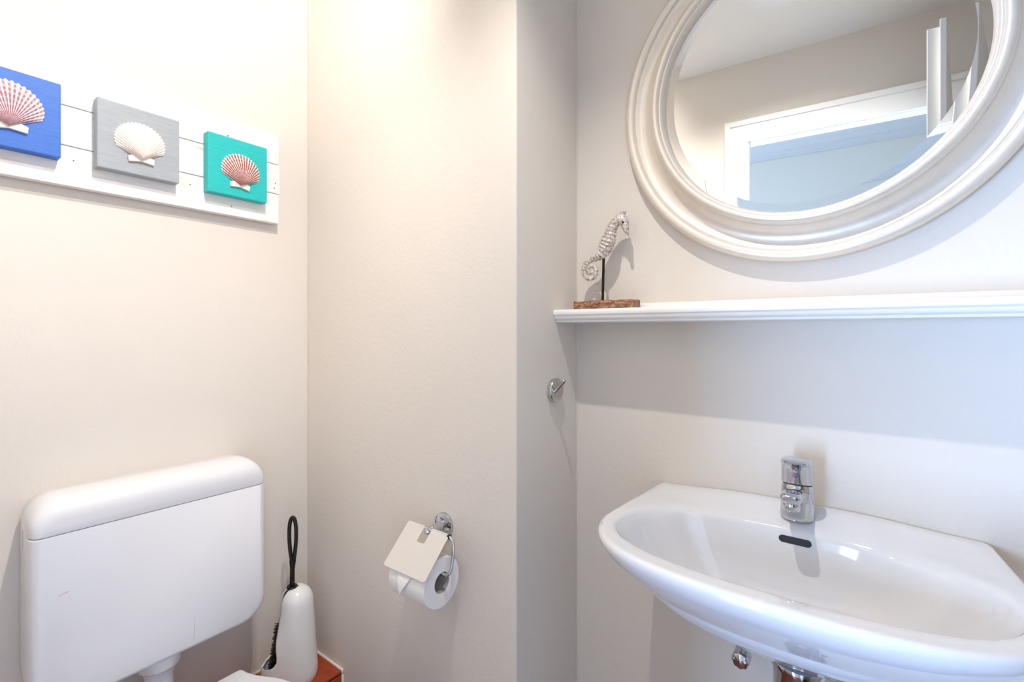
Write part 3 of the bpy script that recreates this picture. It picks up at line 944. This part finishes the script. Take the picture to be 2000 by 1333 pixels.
# bowl
for s_, z_ in ((0.984, -0.0150), (0.968, -0.022), (0.948, -0.032), (0.922, -0.044), (0.89, -0.058), (0.85, -0.074), (0.79, -0.093), (0.70, -0.110), (0.58, -0.123), (0.43, -0.132), (0.28, -0.137), (0.13, -0.140)):
    ring = []
    for a in phis:
        x, y = P2(a, Ri(a) * s_, SYC + 0.02 * (1 - s_))
        ring.append((x, y, ZR + z_ + deck_z(x, y) * 0.6))
    rings.append(ring)
bz_ = MB().loft(rings, True, True, True)
bas = bz_.build('bowl', 'ceramic', basin, smooth=75)
bvh = BVHTree.FromPolygons(bz_.v, bz_.f)
# overflow slot in the bowl's back: flush dark capsule painting the hole's shade
hit = bvh.ray_cast(Vector((-0.098, 0.80, 0.850)), Vector((0, 1, -0.02)).normalized())
oc, on = hit[0], hit[1]
if on.y > 0:
    on = -on
tx = Vector((1, 0, 0))
tx = (tx - on * tx.dot(on)).normalized()
tz = on.cross(tx)
def cap_ring(w, h, off, n=10):
    pts = []
    for sgn in (1, -1):
        for k in range(n + 1):
            a = -PI / 2 + PI * k / n if sgn > 0 else PI / 2 + PI * k / n
            pts.append(oc + on * off + tx * (sgn * (w / 2 - h / 2) + h / 2 * math.cos(a)) + tz * (h / 2 * math.sin(a)))
    return pts
MB().loft([cap_ring(0.048, 0.0115, -0.004), cap_ring(0.048, 0.0115, 0.0006), cap_ring(0.0455, 0.009, 0.0007)], True, True, True).build('overflow_slot', 'dark', basin, smooth=0)
MB().lathe([(0.0, 0.0), (0.030, 0.0), (0.031, 0.002), (0.026, 0.005), (0.0, 0.006)], (SX, SYC + 0.017, ZR - 0.1405), 'z', n=32, cap=False).build('drain_plug', 'chrome', basin)

# trap below
trap = thing('drain_trap', 'chrome bottle trap pipe under the washbasin', 'drain pipe', (SX, 0.85, 0.50))
MB().lathe([(0.0, 0.0), (0.036, 0.0), (0.037, -0.003), (0.036, -0.010), (0.034, -0.016), (0.034, -0.040), (0.024, -0.046), (0.017, -0.048), (0.016, -0.12), (0.0, -0.12)], (SX + 0.018, 0.842, 0.7000), 'z', n=36, cap=False).build('waste_collar', 'chrome', trap)
MB().lathe([(0.0, 0.0), (0.028, 0.0), (0.030, -0.004), (0.030, -0.085), (0.026, -0.095), (0.0, -0.098)], (SX + 0.018, 0.842, 0.572), 'z', n=36, cap=False).build('bottle', 'chrome', trap)
MB().tube([(SX + 0.044, 0.85, 0.545), (SX + 0.05, 0.90, 0.545), (SX + 0.05, YS - 0.001, 0.545)], 0.016, 20).build('outlet_pipe', 'chrome', trap)

# angle valve
av = thing('angle_valve', 'small chrome angle valve on the wall under the washbasin', 'valve', (-0.186, YS, 0.605))
MB().lathe([(0.0, -0.001), (0.026, -0.001), (0.024, -0.008), (0.010, -0.012), (0.010, -0.040), (0.013, -0.042), (0.013, -0.055), (0.009, -0.057), (0.0, -0.057)], (-0.186, YS, 0.607), 'y', n=28, cap=False).build('body', 'chrome', av)
kn = MB()
rings = []
for d_, rs in ((0.056, 0.011), (0.058, 0.0145), (0.078, 0.0150), (0.082, 0.0142), (0.084, 0.012), (0.085, 0.002)):
    rings.append([(-0.186 + rs * (1 + 0.05 * math.cos(8 * 2 * PI * k / 64)) * math.cos(2 * PI * k / 64), YS - d_, 0.600 + rs * (1 + 0.05 * math.cos(8 * 2 * PI * k / 64)) * math.sin(2 * PI * k / 64)) for k in range(64)])
kn.loft(rings)
kn.build('knob', 'chrome', av, smooth=40)
MB().tube([(-0.186, YS - 0.045, 0.615), (-0.186, YS - 0.045, 0.640), (-0.172, YS - 0.045, 0.675), (-0.165, YS - 0.042, 0.688)], 0.0055, 12).build('supply_hose', 'chrome', av)

# ------------------------------------------------------------------ tap
TX, TY = -0.0985, 0.968
hit = bvh.ray_cast(Vector((TX, TY, 1.1)), Vector((0, 0, -1)))
TZ = hit[0].z
tap = thing('basin_mixer_tap', 'chrome single-lever mixer tap with red and blue dot on the washbasin', 'tap', (TX, TY, TZ))
def oval(cx, cy, z, rx, ry, n=40, sq=2.3, tilt=0.0):
    pts = []
    for k in range(n):
        a = 2 * PI * k / n
        c_, s_ = math.cos(a), math.sin(a)
        x = rx * math.copysign(abs(c_) ** (2 / sq), c_)
        y = ry * math.copysign(abs(s_) ** (2 / sq), s_)
        pts.append((cx + x, cy + y, z + tilt * y))
    return pts
# body leaning slightly back, wide foot
body_r = [(-0.0015, 0.0250, 0.0245, 0.0, 0), (0.002, 0.0262, 0.0257, 0.0, 0), (0.006, 0.0262, 0.0257, 0.0, 0), (0.020, 0.0256, 0.0252, 0.0, 0), (0.035, 0.0250, 0.0248, 0.0, 0.0), (0.046, 0.0246, 0.0246, 0.0, -0.05), (0.054, 0.0240, 0.0243, 0.0, -0.10), (0.0565, 0.0225, 0.023, 0.0, -0.12)]
MB().loft([oval(TX, TY + oy, TZ + z, rx, ry, tilt=tl) for z, rx, ry, oy, tl in body_r]).build('body', 'chrome', tap, smooth=45)
# spout
sec = []
for (dy, z, wx, hz) in ((0.008, 0.036, 0.0195, 0.0170), (-0.020, 0.040, 0.0185, 0.0155), (-0.045, 0.047, 0.0172, 0.0125), (-0.070, 0.0530, 0.0162, 0.0105), (-0.088, 0.0560, 0.0155, 0.0095), (-0.097, 0.0570, 0.0140, 0.0082), (-0.1005, 0.0573, 0.0105, 0.0055)):
    ring = []
    for k in range(28):
        a = 2 * PI * k / 28
        c_, s_ = math.cos(a), math.sin(a)
        ring.append((TX + wx * math.copysign(abs(c_) ** 0.75, c_), TY + dy, TZ + z + hz * math.copysign(abs(s_) ** 0.75, s_)))
    sec.append(ring)
MB().loft(sec).build('spout', 'chrome', tap, smooth=50)
MB().lathe([(0.0, 0.0), (0.0118, 0.0), (0.0125, -0.002), (0.0125, -0.010), (0.0112, -0.012), (0.009, -0.0125), (0.0, -0.010)], (TX, TY - 0.083, TZ + 0.0480), 'z', n=28, cap=False).build('aerator', 'chrome', tap)
# gap ring and lever cap
MB().loft([oval(TX, TY, TZ + 0.0555, 0.0222, 0.0228, tilt=-0.12), oval(TX, TY, TZ + 0.0590, 0.0222, 0.0228, tilt=-0.14)]).build('gap_ring', 'rubber', tap)
lev = []
for (z, rx, ry, oy, tl) in ((0.0585, 0.0238, 0.0240, 0.0, -0.15), (0.0605, 0.0246, 0.0246, 0.0, -0.15), (0.072, 0.0244, 0.0246, -0.0015, -0.14), (0.084, 0.0240, 0.0250, -0.004, -0.12), (0.0915, 0.0238, 0.0262, -0.007, -0.10), (0.0955, 0.0236, 0.0290, -0.012, -0.08), (0.0990, 0.0232, 0.0315, -0.016, -0.07), (0.1018, 0.0222, 0.0315, -0.0165, -0.06), (0.1038, 0.0195, 0.0285, -0.016, -0.05), (0.1048, 0.010, 0.016, -0.016, -0.04)):
    lev.append(oval(TX, TY + oy, TZ + z, rx, ry, tilt=tl))
lever = MB().loft(lev).build('lever', 'chrome', tap, smooth=50)
for nm, s in (('red', -1), ('blue', 1)):
    pts0, pts1 = [], []
    for k in range(13):
        a = PI / 2 + s * -1 * PI * k / 12 if s > 0 else PI / 2 + PI * k / 12
        px, pz = 0.0042 * math.cos(a), 0.0048 * math.sin(a)
        pts0.append((TX + px, TY - 0.0282, TZ + 0.0780 + pz))
        pts1.append((TX + px, TY - 0.0265, TZ + 0.0780 + pz))
    MB().loft([pts1, pts0]).build('%s_dot' % nm, nm, lever, smooth=0)

# ------------------------------------------------------------------ shell wall art
AX = XL + 0.003            # back of the planks
PT = 0.022
art = thing('shell_wall_art', 'whitewashed plank board with three painted blocks each bearing a scallop shell', 'wall art', (XL, 0.355, 1.496))
M['plank0'] = wood_white('whitewashed_plank_a', srgb(226, 206, 184), 1.3)
M['plank1'] = wood_white('whitewashed_plank_b', srgb(214, 202, 188), 4.1)
M['plank2'] = wood_white('whitewashed_plank_c', srgb(206, 184, 160), 7.7)
pl_rows = ((1.4960, 1.5763, 0.6755), (1.5782, 1.6575, 0.6785), (1.6594, 1.7390, 0.6760))
for i, (z0, z1, yr) in enumerate(pl_rows):
    MB().box((AX, 0.028, z0), (AX + PT - 0.0006 * i, yr, z1)).build('plank', 'plank%d' % i, art, bevel=0.0015, smooth=0)
MB().box((XL + 0.0003, 0.10, 1.51), (AX + 0.0008, 0.16, 1.725)).build('back_batten', 'plank1', art, smooth=0)
MB().box((XL + 0.0003, 0.54, 1.51), (AX + 0.0008, 0.60, 1.725)).build('back_batten', 'plank1', art, smooth=0)
for (y, z) in ((0.250, 1.549), (0.460, 1.552), (0.364, 1.692), (0.545, 1.697), (0.553, 1.519), (0.663, 1.592), (0.666, 1.606)):
    MB().lathe([(0.0, 0.0009), (0.0014, 0.0007), (0.0022, -0.002)], (AX + PT - 0.0005, y, z), 'x', n=10).build('nail', 'nail', art)
M['blk_blue'] = block_paint('blue_block_paint', srgb(58, 112, 198), srgb(50, 102, 188))
M['blk_grey'] = block_paint('grey_block_paint', srgb(164, 170, 175), srgb(154, 160, 166))
M['blk_teal'] = block_paint('turquoise_block_paint', srgb(30, 188, 186), srgb(26, 178, 178))
M['shell_a'] = shell_mat('mauve_shell', srgb(242, 228, 224), srgb(160, 96, 116), srgb(176, 128, 138), 1.8, 22)
M['shell_b'] = shell_mat('cream_shell', srgb(244, 234, 226), srgb(222, 190, 172), srgb(246, 240, 234), 0.9, 24)
M['shell_c'] = shell_mat('red_brown_shell', srgb(244, 228, 220), srgb(146, 66, 60), srgb(178, 92, 84), 2.6, 22)
BF = AX + PT + 0.0255      # front face of the blocks
def shell(name, cy, zb, D, m, ribs, parent, tiltdeg, hump):
    """Scallop standing out from the block: hinge at the bottom, fan upwards."""
    NU, NV = ribs * 8, 26
    TH = math.radians(64)
    verts, faces, uvs = [], [], []
    ct, st = math.cos(math.radians(tiltdeg)), math.sin(math.radians(tiltdeg))
    def place(a, b, h):
        return Vector((BF + h, cy + a * ct - b * st, zb + a * st + b * ct))
    for j in range(NV + 1):
        v = j / NV
        for i in range(NU + 1):
            u = i / NU
            th = (2 * u - 1) * TH
            R = D * (math.cos(th) ** 0.62)
            sc = 1 + 0.016 * math.cos(2 * PI * ribs * u) * v ** 2
            r = R * v * sc
            edge = abs(2 * u - 1)
            dome = hump * math.sin(PI * min(1, 0.12 + 0.88 * v) ** 0.72) * (1 - edge ** 2.6) ** 0.6
            dome += 0.0030 * (1 - 0.4 * v)
            rb_ = 0.0010 * (v ** 0.7) * math.cos(2 * PI * ribs * u) * (1 - edge ** 6)
            if v > 0.92:
                rb_ *= 0.6
            verts.append(place(r * math.sin(th), r * math.cos(th) + 0.004, max(0.0012, dome + rb_)))
            uvs.append((u, v))
    for j in range(NV):
        for i in range(NU):
            a = j * (NU + 1) + i
            faces.append((a, a + 1, a + NU + 2, a + NU + 1))
    # skirt down to the block
    n0 = len(verts)
    rim = [NV * (NU + 1) + i for i in range(NU + 1)]
    for q in rim:
        p = verts[q].copy()
        p.x = BF - 0.0005
        verts.append(p)
        uvs.append((uvs[q][0], 1.0))
    for i in range(NU):
        faces.append((rim[i], rim[i + 1], n0 + i + 1, n0 + i))
    for side in (0, NU):
        col_ = [j * (NU + 1) + side for j in range(NV + 1)]
        n1 = len(verts)
        for q in col_:
            p = verts[q].copy()
            p.x = BF - 0.0005
            verts.append(p)
            uvs.append(uvs[q])
        for j in range(NV):
            faces.append((col_[j], col_[j + 1], n1 + j + 1, n1 + j))
    mb = MB()
    mb.v, mb.f = verts, faces
    o = mb.build(name, m, parent, smooth=60)
    uvl = o.data.uv_layers.new(name='UVMap')
    for lpp in o.data.loops:
        uvl.data[lpp.index].uv = uvs[lpp.vertex_index]
    # hinge ears
    for s in (-1, 1):
        e0 = [(s * -0.0005, -0.0005), (s * 0.0235 * D / 0.082, -0.0045), (s * 0.0250 * D / 0.082, 0.0075), (s * 0.012 * D / 0.082, 0.0135), (s * 0.002, 0.012)]
        MB().loft([[place(a, b, -0.0004) for a, b in e0], [place(a, b, 0.0045) for a, b in e0], [place(a * 0.97, b * 0.9 + 0.0004, 0.0054) for a, b in e0]]).build('hinge_ear', M['ear'], o, bevel=0.0008, smooth=40)
    return o
M['ear'] = mat('shell_ear', srgb(240, 226, 216), 0.45, var=0.06, var_scale=60)
for nm, y0, y1, z0, z1, bm_, sm_, ribs, D, tilt, hump, sy in (
        ('blue', 0.081, 0.2265, 1.542, 1.688, 'blk_blue', 'shell_a', 22, 0.0850, 3, 0.015, 0.155),
        ('grey', 0.2815, 0.4290, 1.5415, 1.6865, 'blk_grey', 'shell_b', 24, 0.0790, 2, 0.016, 0.3565),
        ('teal', 0.4885, 0.6310, 1.5395, 1.6850, 'blk_teal', 'shell_c', 22, 0.0790, -4, 0.015, 0.5615)):
    blk = MB().box((AX + PT - 0.001, y0, z0), (BF, y1, z1)).build('block', bm_, art, bevel=0.0018, smooth=0)
    shell('scallop_shell', sy, z0 + {'blue': 0.0345, 'grey': 0.0300, 'teal': 0.0255}[nm], D, sm_, ribs, blk, tilt, hump)
